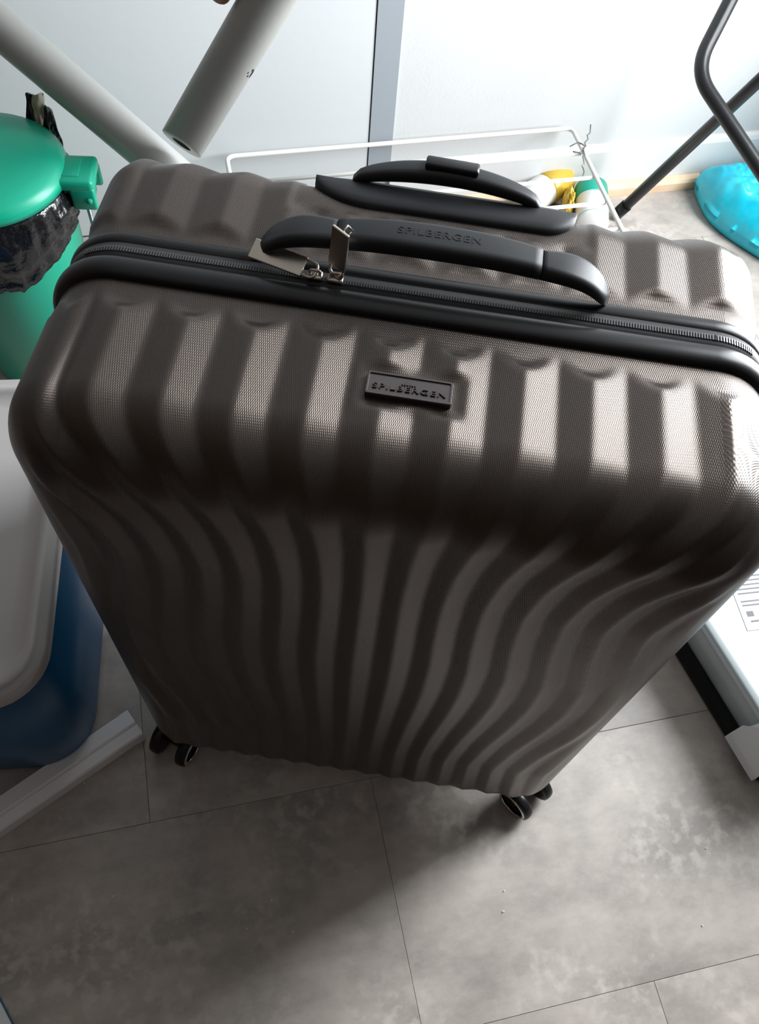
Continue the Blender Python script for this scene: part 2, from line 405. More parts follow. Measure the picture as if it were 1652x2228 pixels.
def loop_sweep(prof, name, m, r=RR+.004, closed=True, smooth=True):   # profile = (outward offset, y) swept round the case outline
    out = []
    n = 14
    for cx, cz, a0 in ((W/2-RR, H1-RR, 0), (-W/2+RR, H1-RR, PI/2), (-W/2+RR, H0+RR, PI), (W/2-RR, H0+RR, 3*PI/2)):
        for k in range(n+1):
            a = a0+PI/2*k/n; out.append((cx+RR*math.cos(a), cz+RR*math.sin(a), math.cos(a), math.sin(a)))
    V = []; Q = []; m_ = len(prof); N = len(out)
    for (x, z, nx, nz) in out:
        for o_, y in prof: V.append((XC+x+nx*o_, y, z+nz*o_))
    for i in range(N):
        j = (i+1) % N
        for k in range(m_ if closed else m_-1):
            k2 = (k+1) % m_; Q.append((i*m_+k, j*m_+k, j*m_+k2, i*m_+k2))
    return obj(name, V, Q, m, case, smooth)
def arc_prof(y0, y1, base, rise, n=10):
    return [(base-.006, y0)]+[(base+rise*math.sin(PI*k/n)**.6, y0+(y1-y0)*(1-math.cos(PI*k/n))/2) for k in range(n+1)]+[(base-.006, y1)]
loop_sweep(arc_prof(.0030, .0225, -.003, .0075), 'front_rim', rubber_m)
loop_sweep(arc_prof(.0345, .0475, -.003, .0050), 'rear_rim', rubber_m)
loop_sweep([(-.008, .020), (.0006, .021), (.0012, .0285), (.0006, .036), (-.008, .037)], 'zipper_tape', tape_m)
ts = Soup()
xx = -W/2+RR
while xx < W/2-RR:
    b = [(xx-.0005, .0262, H1+.0008), (xx+.0005, .0262, H1+.0008), (xx+.0005, .0310, H1+.0008), (xx-.0005, .0310, H1+.0008)]
    ts.add(b+[(a, y, z+.0013) for a, y, z in b], [tuple(f) for f in BOXF]); xx += .0019
for sgn in (-1, 1):
    for k in range(16):
        a = PI/2*k/41; c = (XC+sgn*(W/2-RR), H1-RR); r1, r2 = RR+.0008, RR+.0021
        dx, dz = sgn*math.sin(a), math.cos(a); tx, tz = sgn*math.cos(a)*.0005, -math.sin(a)*.0005
        b = [(c[0]+dx*r1-tx, .0262, c[1]+dz*r1-tz), (c[0]+dx*r1+tx, .0262, c[1]+dz*r1+tz), (c[0]+dx*r1+tx, .031, c[1]+dz*r1+tz), (c[0]+dx*r1-tx, .031, c[1]+dz*r1-tz)]
        ts.add(b+[(x+dx*.0013, y, z+dz*.0013) for x, y, z in b], [tuple(f) for f in BOXF])
zt = ts.build('zipper_teeth', teeth_m, case); zt['kind'] = 'stuff'

# zipper pulls: a flat plate, a wire bail and a slider each
def zipper_pull(sx, e1, e2, plate_at, plate_len, plate_w, lock):
    sl = bevel_box(.011, .008, .004, .0015); fm = frame_map((sx, .0285, H1+.0035), (1, 0, 0), (0, 1, 0), (0, 0, 1))
    for v in sl.verts: v.co = fm(*v.co)
    s = from_bm('zipper_pull', sl, nickel_m, case, True)
    A = tube(fillet([(sx-.0035, .0285, H1+.005), (sx-.0035, .0285, H1+.0085), (sx+.0035, .0285, H1+.0085), (sx+.0035, .0285, H1+.005)], .002, 4), .0011, 8)
    obj('bridge', *A, nickel_m, s, True)
    e1 = Vector(e1).normalized(); n = e1.cross(Vector(e2)).normalized(); e2 = n.cross(e1)
    o0 = Vector((sx, .0285, H1+.0075))
    P = [o0+e1*plate_at-e2*plate_w*.36, o0-e2*plate_w*.30, o0+e2*plate_w*.36, o0+e1*plate_at+e2*plate_w*.36]
    P = [o0+e1*plate_at-e2*plate_w*.38, o0-e2*plate_w*.38-e1*.001, o0+e2*plate_w*.38-e1*.001, o0+e1*plate_at+e2*plate_w*.38]
    obj('bail', *tube(fillet(P, .005, 5), .0011, 8), nickel_m, s, True)
    pb = bevel_box(plate_len, plate_w, .0021, .0006); f2 = frame_map(o0+e1*(plate_at+plate_len/2-.001), e1, e2, n)
    for v in pb.verts: v.co = f2(*v.co)
    from_bm('plate', pb, nickel_m, s)
    if lock == 'pin':
        c = o0+e1*(plate_at+plate_len*.80)-e2*plate_w*.30*0+n*.001
        obj('pin', *lathe([(0, .0035), (.0016, .0032), (.0018, .001), (.0018, 0)], c+e2*plate_w*.25, n, 12), nickel_m, s, True)
    else:
        c = o0+e1*(plate_at+plate_len-.006); q = [c-e2*.0035+n*.004, c+e1*.0035*1.6+n*.0075, c+e2*.0035+n*.004, c-e1*.0035*1.6+n*.0005]
        q = [c+n*.001, c+n*.006-e1*.004, c+n*.0115, c+n*.006+e1*.006]
        obj('lock_ring', *tube(q, .0009, 8, closed=True), nickel_m, s, True)
    return s
zipper_pull(-.0745, (-1, .26, .03), (0, .93, .36), .009, .0400, .0150, 'pin')
zipper_pull(-.0600, (.06, .11, 1), (.78, -.60, 0), .007, .0300, .0155, 'ring')

# carry handle: two end brackets and an arched soft grip, lettering moulded into it
HY = .0490
def handle_sec(x, y, z, w_, t, ang=0):
    P = rrect(w_, t, min(w_, t)*.42, 5); return [Vector((x, y+a*math.cos(ang)-b*math.sin(ang), z+a*math.sin(ang)+b*math.cos(ang))) for a, b in P]
def hz(x):
    t = abs(x-.0075)/.118; return .7965-.018*max(0, t)**2.4
xs_ = np.linspace(-.062, .077, 26)
grip = obj('carry_handle', *stack([handle_sec(x, HY-.003, hz(x)+.001, .0225+.0045*(1-abs((x-.0075)/.07)**2.0), .0135) for x in xs_]), softgrip_m, case, True)
for s_ in (-1, 1):
    rings = []
    x0 = -.0625 if s_ < 0 else .0775; x1 = -.1165 if s_ < 0 else .1290
    for k in range(15):
        t = k/14; x = x0+(x1-x0)*t; wd = .0215+.004*math.sin(PI*min(1, t*1.1)); z = hz(x0)+.0005-(hz(x0)-(H1+.0050))*t**3.2
        if t > .82: wd *= math.sqrt(max(.05, 1-((t-.82)/.18)**2*.95)); 
        rings.append(handle_sec(x, HY-.003, z, wd, .0125-.002*t))
    if s_ > 0: pass
    else: rings = rings[::-1]
    obj('handle_bracket', *stack(rings), plastic_m, grip, True)
tm = text_mesh('SPILBERGEN', .056, .0062, .0006)
def hmap(x, y, z):
    X = .0065+x; return Vector((X, HY-.0025+y, hz(X)+.0078+z))
place_mesh('lettering', tm, hmap, softgrip_m, grip)

# housing of the telescopic handle and its grip with push button
HX0, HX1 = -.092, .107; HC = (HX0+HX1)/2; HL = (HX1-HX0)/2
rings = []
for k in range(41):
    c = math.cos(PI*k/40); x = HC-HL*math.copysign(abs(c)**.7, c); e = min(1, (1-abs(x-HC)/HL)/(.46 if x < HC else .24)); e = math.sqrt(max(.02, 1-(1-e)**2))
    y0, y1 = .1305-.0235*e, .1335; tip = max(0, abs(x-HC)-.062)/.04
    zt = H1+.0042*e+.001; zb = H1-.045
    rings.append([Vector((x, y, z)) for y, z in ((y0, zb), (y0, H1-.004), (y0+.0006, zt-.003), (y0+.003, zt-.0008), (y0+.006*e+.002, zt), (y1-.005*e, zt+.0012*tip), (y1-.0015, zt-.001), (y1, zt-.004), (y1, zb))])
housing = obj('telescopic_housing', *stack(rings), plastic_m, case, True)
rings = []
for k in range(33):
    t = k/32; x = -.064+t*(.078+.064); b = math.sin(PI*t)
    y = .1330+.0065*b**.7; z = H1+.0030+.0115*b**.55; wd = .0075+.0105*b**.5; th = .006+.0065*b**.5
    rings.append([Vector((x, y+p[0], z+p[1])) for p in rrect(wd, th, min(wd, th)*.40, 4)])
tg = obj('telescopic_grip', *stack(rings), plastic_m, case, True)
bb = bevel_box(.040, .0115, .006, .002); fm = frame_map((.0085, .1395, H1+.0220), (1, -.03, 0), (0.03, 1, 0), (0, 0, 1))
for v in bb.verts: v.co = fm(*v.co)
from_bm('push_button', bb, rubber_m, tg, True)

# badge
fmb = frame_map((.002, -.056, H1-.0010), (1, 0, 0), (0, 1, 0), (0, 0, 1))
def ringpts(w_, h_, z): return [fmb(a, b, z) for a, b in rrect(w_, h_, .0012, 4)]
bd = obj('badge', *stack([ringpts(.0560, .0185, -.004), ringpts(.0560, .0185, .0038), ringpts(.0552, .0177, .0044), ringpts(.0532, .0157, .0044), ringpts(.0526, .0151, .0034)]), gun_m, case)
place_mesh('lettering', text_mesh('SPILBERGEN', .0475, .0040, .0014), lambda x, y, z: fmb(x, y-.0020, z+.0038), gun_m, bd)
em = Soup()
for dx, hh in ((-.0042, .0022), (-.0026, .0034), (-.0010, .0042), (.0008, .0036), (.0024, .0028), (.0040, .0020)):
    P = [fmb(-.0005+dx+a, .0012+b, z) for z in (.003, .0046) for a, b in ((-.0005, 0), (.0005, 0), (.0003, hh), (-.0003, hh))]
    em.add(P, [tuple(f) for f in BOXF])
em.build('emblem', gun_m, bd)

# casters
def caster(px, py, cx, cy, ax):
    ax = Vector((ax[0], ax[1], 0)).normalized(); fw = Vector((-ax.y, ax.x, 0)); c = Vector((cx, cy, .0265)); pv = Vector((px, py, 0))
    V, Q = stack([[Vector((px+a, py+b, z)) for a, b in rrect(s1, s1, s1*.45, 5)] for s1, z in ((.052, H0+.018), (.056, H0+.004), (.052, H0-.004), (.040, H0-.009))])
    k = obj('caster', V, Q, plastic_m, case, True)
    s = Soup(); t = (pv-c); t.z = 0
    rings = []
    for q in range(9):
        f = q/8; p = Vector((px, py, H0-.006)).lerp(c+Vector((0, 0, .002)), f); p.z += .006*math.sin(PI*f)
        rings.append([p+ax*a+Vector((0, 0, b))+fw*0 for a, b in rrect(.022-.004*f, .020-.003*f, .006, 4)])
    s.add(*stack(rings)); s.add(*tube([c-ax*.021, c+ax*.021], .006, 14))
    s.build('fork', plastic_m, k, True)
    for sg in (-1, 1):
        wc = c+ax*sg*.0195; o_ = sg
        prof = [(.0175, -.0072), (.0225, -.0075), (.0255, -.0058), (.0265, -.002), (.0265, .002), (.0255, .0058), (.0225, .0075), (.0190, .0072), (.0180, .0030), (.006, .0020), (.004, .0045), (0, .0048)]
        prof = [(0, -.0068)]+prof
        wv, wq = lathe(prof, wc, ax*sg, 40)
        wv = obj('wheel', wv, wq, rubber_m, k, True)
        rp = [(.0172, .0064), (.0182, .0084), (.0215, .0086), (.0228, .0070)]
        obj('rim_ring', *lathe(rp, wc, ax*sg, 40, closed_prof=True), chrome_m, k, True)
    return k
caster(.205, -.088, .2365, -.1085, (.65, .76))
caster(-.205, -.088, -.2370, -.1140, (.955, -.295))
caster(.200, .095, .175, .115, (.6, .8)); caster(-.200, .095, -.215, .120, (.9, .3))
# small corner guard moulding under the front edge

# ------------------------------------------------------------------ two loose pipes and the hand that holds one
def hollow(p0, p1, ro, ri, seg=40):
    p0, p1 = Vector(p0), Vector(p1); L = (p1-p0).length
    return lathe([(ri, .0), (ro-.0008, 0), (ro, .0008), (ro, L-.0008), (ro-.0008, L), (ri, L), (ri, L-.0005)], p0, p1-p0, seg)
def pipe(p0, p1, ro, ri, label):
    t = empty('plastic_pipe', p0); tag(t, label, 'pipe', 'grey-white plastic pipes')
    V, Q = hollow(p0, p1, ro, ri); obj('pipe_wall', V, Q, pipe_m, t, True)
    d = (Vector(p1)-Vector(p0)); L = d.length
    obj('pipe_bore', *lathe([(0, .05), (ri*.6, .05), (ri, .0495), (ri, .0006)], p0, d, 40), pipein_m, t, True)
    return t
a, b = Vector((-.611, .657, .503)), Vector((-.437, .624, .376)); dr = (b-a).normalized()
foot = b+dr*((b.z-.032)/-dr.z); 
pipe(foot, a-dr*.10, .0285, .020, 'grey-white round pipe slanting down from the upper left, above the green bin')
a2, b2 = Vector((-.360, .591, .414)), Vector((-.239, .623, .609)); d2 = (b2-a2).normalized()
pp2 = pipe(a2-d2*.006, b2+d2*.34, .0300, .0140, 'grey-white pipe with a dark hollow lower end held up by a hand')
nick = Soup()
cc = a2+d2*.150
vdir = (Vector((.0035, -.4114, 1.2086))-cc).normalized(); rt = d2.cross(vdir).normalized()
if rt.x < 0: rt = -rt
up = rt.cross(d2).normalized()
if up.dot(vdir) < 0: up = -up
for ch in pp2.children:                      # the lower end is cut at a slant
    for v in ch.data.vertices:
        q = v.co-a2; t = q.dot(d2)
        if t < .06: v.co += d2*math.tan(.70)*(q.dot(up)+.006)*(1-max(0, t-.004)/.06 if ch.name.startswith('pipe_bore') else 1)*(1 if t < .02 else .0 if ch.name.startswith('pipe_wall') else 1)
for da, an, sa, sb in ((0, .30, .0062, .0022), (.006, .44, .002, .0011), (-.003, .52, .0016, .001), (.002, .62, .0013, .0008)):
    c = cc+d2*da+(rt*math.cos(an)+up*math.sin(an))*.0300; nn = (c-(cc+d2*da)).normalized(); tt = nn.cross(d2)
    ring = [c+d2*sa*math.cos(q)*(1+.3*math.sin(3*q))+tt*sb*math.sin(q)+nn*.0003 for q in [2*PI*k/10 for k in range(10)]]
    nick.add(ring+[p-nn*.001 for p in ring], [tuple(range(10))]+[(k, (k+1) % 10, 10+(k+1) % 10, 10+k) for k in range(10)])
nick.build('scuff_mark', black_m, pp2)

# hand: one continuous skin, forearm - wrist - palm - five bent fingers closing round the pipe
def person():
    lft = -rt; ax = d2; cm = up
    o0 = b2+d2*.0455
    def P(l, a_, c): return o0+lft*l+ax*a_+cm*c
    vs = []; es = []; rs = []
    def add(p, r, parent=None):
        vs.append(p); rs.append(r)
        if parent is not None: es.append((parent, len(vs)-1))
        return len(vs)-1
    palm = add(P(.052, .000, -.004), .022)
    wr = add(P(.088, .045, .004), .023, palm); f1 = add(P(.150, .110, .012), .031, wr); f2 = add(P(.235, .200, .02), .038, f1)
    heel = add(P(.057, -.016, .002), .017, palm)
    kn = []
    lf = add(P(.053, -.036, .006), .0150, heel); lf = add(P(.051, -.054, .006), .0150, lf); add(P(.0490, -.0700, .006), .0150, lf); add(P(.0490, -.0835, .006), .0140, len(vs)-1)   # little finger held straight
    for i in range(3):
        a_ = .074-.0215*i
        k = add(P(.044, a_, .026-.004*abs(i-1.3)), .0115, palm if i < 2 else heel)
        R_ = .0300+.0095
        prev = k
        for j, an in enumerate((118, 78, 42, 12 if i < 3 else 25)):
            t = math.radians(an); prev = add(P(-math.cos(t)*R_*-1*-1 if False else -R_*math.cos(t), a_-.002*j, R_*math.sin(t)), (.0098, .0092, .0085, .0072)[j]*(.9 if i == 3 else 1), prev)
    th = add(P(.048, .030, -.022), .0135, palm); th2 = add(P(.026, .034, -.036), .0118, th); th3 = add(P(-.004, .036, -.041), .0105, th2); add(P(-.024, .037, -.034), .0085, th3)
    me = bpy.data.meshes.new('person'); me.from_pydata(vs, es, []); me.update()
    o = bpy.data.objects.new('person', me); COL.objects.link(o)
    md = o.modifiers.new('skin', 'SKIN'); md.use_smooth_shade = True
    for i, sv in enumerate(me.skin_vertices[0].data): sv.radius = (rs[i], rs[i]); sv.use_root = (i == 0)
    o.modifiers.new('sub', 'SUBSURF').levels = 2; o.modifiers['sub'].render_levels = 2
    bpy.context.view_layer.update()
    me2 = bpy.data.meshes.new_from_object(o.evaluated_get(bpy.context.evaluated_depsgraph_get()))
    bpy.data.objects.remove(o); me2.materials.clear(); me2.shade_smooth()
    return tag(wrap('person', me2, skin_m), 'bare brown hand gripping the raised pipe at the top edge', 'person')
person()

# ------------------------------------------------------------------ green pedal bin with black liner
BC = Vector((-.630, .531, 0)); BZ = .365
tb = tag(empty('trash_bin', BC), 'round green plastic bin with closed lid and black liner at the left', 'bin')
obj('body', *lathe([(0, .004), (.092, .004), (.096, .010), (.1075, BZ-.03), (.1095, BZ-.004), (.1065, BZ-.004), (.1045, BZ-.03), (.093, .014), (0, .014)], BC, (0, 0, 1), 64), green_m, tb, True)
lidp = [(0, .0135), (.02, .0133), (.06, .0118), (.088, .0085), (.104, .0035), (.1115, -.003), (.1138, -.010), (.1140, -.018), (.1118, -.018), (.1105, -.006), (.09, .003), (0, .009)]
lid = obj('lid', *lathe(lidp, BC+Vector((0, 0, BZ+.018)), (0, 0, 1), 72), green_m, tb, True)
obj('dimple', *lathe([(0, .0004), (.009, .0003), (.0105, -.0006), (.0105, -.002)], BC+Vector((.012, .008, BZ+.0315)), (0, 0, 1), 24), green_m, lid, True)
hd = Vector((.985, .17, 0)).normalized(); hp = Vector((-hd.y, hd.x, 0)); HB = BC+hd*.124+Vector((0, 0, BZ-.002))
def hbox(name, cx, cy, cz, sx, sy, sz, bv, parent, m=green_m):
    bm = bevel_box(sx, sy, sz, bv, 3)
    for v in bm.verts: v.co = HB+hd*(cx+v.co.x)+hp*(cy+v.co.y)+Vector((0, 0, cz+v.co.z))
    return from_bm(name, bm, m, parent, True)
arm = hbox('lid_arm', -.004, 0, .007, .066, .060, .018, .006, tb)
hbox('lid_arm_recess', -.006, 0, .0162, .030, .036, .0012, .0005, arm)
hbox('lid_arm_cheek', .012, -.026, -.014, .034, .009, .036, .004, arm); hbox('lid_arm_cheek', .012, .026, -.014, .034, .009, .036, .004, arm)
hbox('hinge_bracket', .000, 0, -.022, .040, .042, .030, .003, tb)
obj('hinge_pin', *tube([HB+hd*.020+hp*-.034+Vector((0, 0, -.014)), HB+hd*.020+hp*.034+Vector((0, 0, -.014))], .0042, 14), green_m, tb, True)
obj('pedal_rod', *tube([Vector((-.509, .566, BZ-.03)), Vector((-.509, .566, .06)), BC+hd*.108+Vector((0, 0, .02))], .0030, 10), steel_m, tb, True)
# liner: crumpled skirt that hangs over the rim plus the tuft at the back
V = []; Q = []; NS, NH = 120, 16
for i in range(NS):
    an = 2*PI*i/NS; dv = Vector((math.cos(an), math.sin(an), 0))
    front = .5+.5*math.cos(an-math.radians(-112)); ln = .045+.085*front**1.2+.010*noise.noise(dv*2.1)
    for j in range(NH):
        t = j/(NH-1)
        wv = .0055*noise.noise(Vector((dv.x*9, dv.y*9, t*2.2)))+.0030*noise.noise(Vector((dv.x*24, dv.y*24, t*5)))+.0016*noise.noise(Vector((dv.x*50, dv.y*50, t*12)))
        r = .1105+.0075*math.sin(PI*min(1, t*1.25))+wv*min(1, t*4)+.004*t
        V.append(BC+dv*max(r, .1095)+Vector((0, 0, BZ-.002-ln*t)))
for i in range(NS):
    for j in range(NH-1):
        i2 = (i+1) % NS; Q.append((i*NH+j, i*NH+j+1, i2*NH+j+1, i2*NH+j))
lin = obj('bin_liner', V, Q, liner_m, tb, True)
sm = lin.modifiers.new('thick', 'SOLIDIFY'); sm.thickness = .0008
def tuft(name, base, tip, w0, w1, m, seed, parent, curl=.0):
    base, tip = Vector(base), Vector(tip); ax = (tip-base); L = ax.length; ax.normalize(); sx = Vector((.99, .14, 0)).normalized(); sx = (sx-ax*sx.dot(ax)).normalized(); sy = ax.cross(sx)
    V = []; Q = []; n, mm = 14, 22
    for j in range(mm):
        t = j/(mm-1)
        for i in range(n):
            s = i/(n-1)*2-1; wd = (w0*(1-t)+w1*t)*(1-.35*t*t)
            nz = noise.noise(Vector((s*2.2+seed, t*3, seed)))*.008+noise.noise(Vector((s*4+seed, t*4, seed+5)))*.003
            V.append(base+ax*L*(t*(1-.16*abs(s)**2*curl+.03*noise.noise(Vector((s*2, seed, t)))))+sx*s*wd+sy*(nz+.012*(abs(s)-.4)*t))
    for j in range(mm-1):
        for i in range(n-1): Q.append((j*n+i, j*n+i+1, (j+1)*n+i+1, (j+1)*n+i))
    o = obj(name, V, Q, m, parent, True); k = o.modifiers.new('thick', 'SOLIDIFY'); k.thickness = .0012; return o
tuft('liner_tuft', (-.590, .632, .350), (-.596, .650, .416), .016, .011, liner_m, 3.3, tb, 1.0)
tuft('liner_tuft', (-.564, .618, .350), (-.567, .636, .410), .014, .009, liner_m, 8.1, tb, 1.2)
tuft('liner_cuff', (-.579, .630, .372), (-.583, .645, .418), .003, .0125, cream_m, 5.7, tb, .4)

# ------------------------------------------------------------------ blue storage box with frosted lid
E1 = Vector((.974, .224, 0)).normalized(); E2 = Vector((-E1.y, E1.x, 0))
def bx(cx, cy, w_, h_, r, z, n=10): return [E1*(cx+a)+E2*(cy+b)+Vector((0, 0, z)) for a, b in rrect(w_, h_, r, n)]
bw, bl = .30, .388; ccx, ccy = -.352-bw/2, -.096+bl/2; BH = .085
sb = tag(empty('storage_box', E1*ccx+E2*ccy), 'blue plastic storage box with frosted lid, left of the suitcase', 'storage box')
obj('body', *stack([bx(ccx, ccy, bw-.056, bl-.056, .055, .001), bx(ccx, ccy, bw-.034, bl-.040, .065, .010), bx(ccx, ccy, bw-.020, bl-.030, .068, .035), bx(ccx, ccy, bw, bl, .060, .255+BH)]), blue_m, sb, True)
lw, ll = bw+.018, bl+.018
lidb = obj('lid', *stack([bx(ccx, ccy, lw-.004, ll-.004, .058, .246+BH), bx(ccx, ccy, lw, ll, .060, .250+BH), bx(ccx, ccy, lw, ll, .060, .266+BH), bx(ccx, ccy, lw-.004, ll-.004, .058, .270+BH), bx(ccx, ccy, lw-.018, ll-.018, .052, .270+BH),
    bx(ccx, ccy, lw-.020, ll-.020, .051, .2725+BH), bx(ccx, ccy, lw-.040, ll-.040, .045, .2725+BH), bx(ccx, ccy, lw-.044, ll-.044, .044, .2695+BH), bx(ccx, ccy, lw-.072, ll-.072, .034, .2640+BH), bx(ccx, ccy, lw-.080, ll-.080, .030, .2638+BH)]), frost_m, sb, True)
for p in lidb.data.polygons:
    if len(p.vertices) > 4: p.use_smooth = False

# ------------------------------------------------------------------ white plastic trunking lying on the floor
q0, q1 = Vector((-.299, -.098, 0)), Vector((-.560, -.372, 0)); qd = (q1-q0).normalized(); qn = Vector((-qd.y, qd.x, 0))
if qn.y > 0: qn = -qn
prof = [(-.0195, 0), (-.0195, .026), (-.0180, .0285), (.0015, .0300), (.0035, .0285), (.0045, .0262), (.0060, .0275), (.0180, .0245), (.0200, .022), (.0200, 0)]
V = [q+qn*a_+Vector((0, 0, z+.0005)) for q in (q0, q0+qd*.001, q1-qd*.001, q1) for a_, z in prof]; n = len(prof)
Q = [(k*n+i, k*n+(i+1) % n, (k+1)*n+(i+1) % n, (k+1)*n+i) for k in range(3) for i in range(n)]+[tuple(reversed(range(n))), tuple(range(3*n, 4*n))]
tk = tag(empty('cable_trunking', q0), 'white plastic trunking strip lying on the floor by the blue box', 'trunking')
obj('channel', V, Q, rail_m, tk)
ec = [q0+qn*a_*1.03+Vector((0, 0, z*1.02)) for a_, z in prof]; e2 = [p-qd*-.011+Vector((0, 0, 0)) for p in ec]; e0 = [p-qd*.0012 for p in ec]
obj('end_collar', *stack([e0, e2]), rail_m, tk)

# ------------------------------------------------------------------ clear storage box on the right
FD = Vector((.51, -.86, 0)).normalized(); MD = Vector((.86, .51, 0)).normalized()
def cbx(m0, m1, f0, f1, r, z, n=8):
    return [MD*((m0+m1)/2+a_)+FD*((f0+f1)/2+b_)+Vector((0, 0, z)) for a_, b_ in rrect(m1-m0, f1-f0, r, n)]
cb = tag(empty('storage_box', MD*.62+FD*.11), 'clear plastic storage box on a black base, right of the suitcase', 'storage box')
obj('base_tray', *stack([cbx(.466, .77, -.10, .325, .03, 0), cbx(.459, .777, -.107, .332, .032, .006), cbx(.459, .777, -.107, .332, .032, .030), cbx(.463, .773, -.103, .328, .03, .034)]), black_m, cb, True)
V, Q = stack([cbx(.470, .766, -.095, .318, .03, .0345), cbx(.462, .774, -.103, .327, .032, .118), cbx(.4635, .7725, -.1015, .3255, .032, .118), cbx(.4715, .7645, -.0935, .3165, .03, .0365)], top=True, bottom=True)
obj('body', V, Q, clear_m, cb, True)
V, Q = stack([cbx(.455, .781, -.110, .334, .034, .114), cbx(.452, .784, -.113, .337, .035, .117), cbx(.452, .784, -.113, .337, .035, .128), cbx(.455, .781, -.110, .334, .034, .131), cbx(.473, .763, -.092, .316, .030, .131), cbx(.478, .758, -.087, .311, .028, .1265), cbx(.490, .746, -.075, .299, .024, .1265)])
cl = obj('lid', V, Q, clearlid_m, cb, True)
for p in cl.data.polygons:
    if len(p.vertices) > 4: p.use_smooth = False
lt = [(.449, .022), (.444, .030), (.443, .050), (.446, .085), (.4475, .112), (.4495, .128), (.456, .1335), (.466, .1335), (.466, .130), (.4575, .128), (.4555, .110), (.4545, .030)]
V = [MD*m_+FD*(f_ + (.012 if z > .09 else 0.0)*(1 if k == 0 else -1))+Vector((0, 0, z)) for k, f_ in enumerate((.252, .318)) for m_, z in lt]; n = len(lt)
Q = [(i, (i+1) % n, n+(i+1) % n, n+i) for i in range(n)]+[tuple(reversed(range(n))), tuple(range(n, 2*n))]
lo_ = obj('latch', V, Q, latch_m, cb); bv = lo_.modifiers.new('round', 'BEVEL'); bv.width = .004; bv.segments = 3
def lump(name, c, rx, ry, rz, m, label, seed):
    bm = bmesh.new(); bmesh.ops.create_icosphere(bm, subdivisions=3, radius=1)
    for v in bm.verts:
        k = 1+.28*noise.noise(v.co*1.6+Vector((seed, 0, 0)))+.10*noise.noise(v.co*4+Vector((0, seed, 0)))
        v.co = Vector(c)+MD*v.co.x*rx*k+FD*v.co.y*ry*k+Vector((0, 0, max(-rz, v.co.z*rz*k)))
    return tag(from_bm(name, bm, m, None, True), label, 'cloth')
lump('folded_cloth', MD*.510+FD*.165+Vector((0, 0, .066)), .028, .034, .028, cloth_m, 'dark grey cloth seen through the clear box side', 1.3)
lump('folded_cloth', MD*.512+FD*.225+Vector((0, 0, .066)), .028, .022, .028, tan_m, 'tan cloth seen through the clear box beside its latch', 4.6)
lump('folded_cloth', MD*.506+FD*.095+Vector((0, 0, .060)), .024, .030, .022, blue_m, 'blue cloth seen through the clear box behind the suitcase', 7.7)
# printed sheet on the lid
ps = tag(empty('paper_sheet', MD*.60+FD*.06+Vector((0, 0, .1285))), 'white printed paper sheet inside the lid of the clear box', 'paper')
pa = Vector((.96, .28, 0)).normalized(); pb_ = Vector((pa.y, -pa.x, 0)); pc = MD*.555+FD*-.045+Vector((0, 0, .1267))
def pq(x0, x1, y0, y1, z0, z1):
    return [pc+pa*x+pb_*y+Vector((0, 0, z)) for z in (z0, z1) for x, y in ((x0, y0), (x1, y0), (x1, y1), (x0, y1))], [tuple(f) for f in BOXF]
obj('sheet', *pq(0, .150, -.01, .20, 0, .0006), paper_m, ps)
ln = Soup(); random.seed(3)
for y, k in ((.085, 1), (.091, 1), (.097, .9), (.108, .7), (.118, 1), (.1245, 1), (.131, .95), (.1375, .8), (.144, .6), (.156, .9), (.162, .8)):
    ln.add(*pq(.006, .006+.13*k*random.uniform(.8, 1), y, y+.0022, .0006, .0008))
for x0 in (.008, .03):
    ln.add(*pq(x0, x0+.010, .172, .180, .0006, .0008)); ln.add(*pq(x0+.002, x0+.016, .186, .1885, .0006, .0008))
ln.build('printed_lines', print_m, ps)

# ------------------------------------------------------------------ white wire rack behind the suitcase
RZ = .164
def RK(a_, b_, z=0.0): return R(RU0+a_, V0+.016+b_, RZ+z)
RU0 = -.060; RLN = .660
rk = tag(empty('wire_rack', R(RU0+.33, V0+.14, 0)), 'white wire shelf rack between the suitcase and the wall', 'rack')
fr = fillet([RK(0, .285), RK(0, 0), RK(RLN, 0), RK(RLN, .285)], .016, 6)
obj('frame_rod', *tube(fr, .0042, 12), wire_m, rk, True)
for k in range(1, 5):
    b_ = .0685*k
    obj('cross_wire', *tube([RK(.0, b_, -.004), RK(RLN-.004, b_, -.004)], .0036, 10), wire_m, rk, True)
for a_ in (.06, .30):
    obj('leg', *tube(fillet([RK(a_, .274, -.004), RK(a_, .274, -RZ+.0042), RK(a_+.10, .274, -RZ+.0042), RK(a_+.10, .274, -.004)], .012, 5), .0042, 10), wire_m, rk, True)
tp = [RK(RLN+.026, .020, .018), RK(RLN+.016, .040, .010), RK(RLN+.004, .060, .006), RK(RLN-.006, .085, .004), RK(RLN-.012, .105, -.006), RK(RLN-.017, .128, -.014)]
tp = [p+Vector((.0025*math.sin(i*2.1), .002*math.cos(i*1.7), 0)) for i, p in enumerate(fillet(tp, .008, 3))]
obj('wire_tie', *tube(tp, .0012, 8), darkwire_m, rk, True)
tp2 = [RK(RLN-.022, .052, .0), RK(RLN-.004, .048, .006), RK(RLN+.006, .060, .004), RK(RLN-.010, .078, .004), RK(RLN-.020, .066, .000)]
obj('wire_tie', *tube(fillet(tp2, .006, 3), .0010, 8), darkwire_m, rk, True)

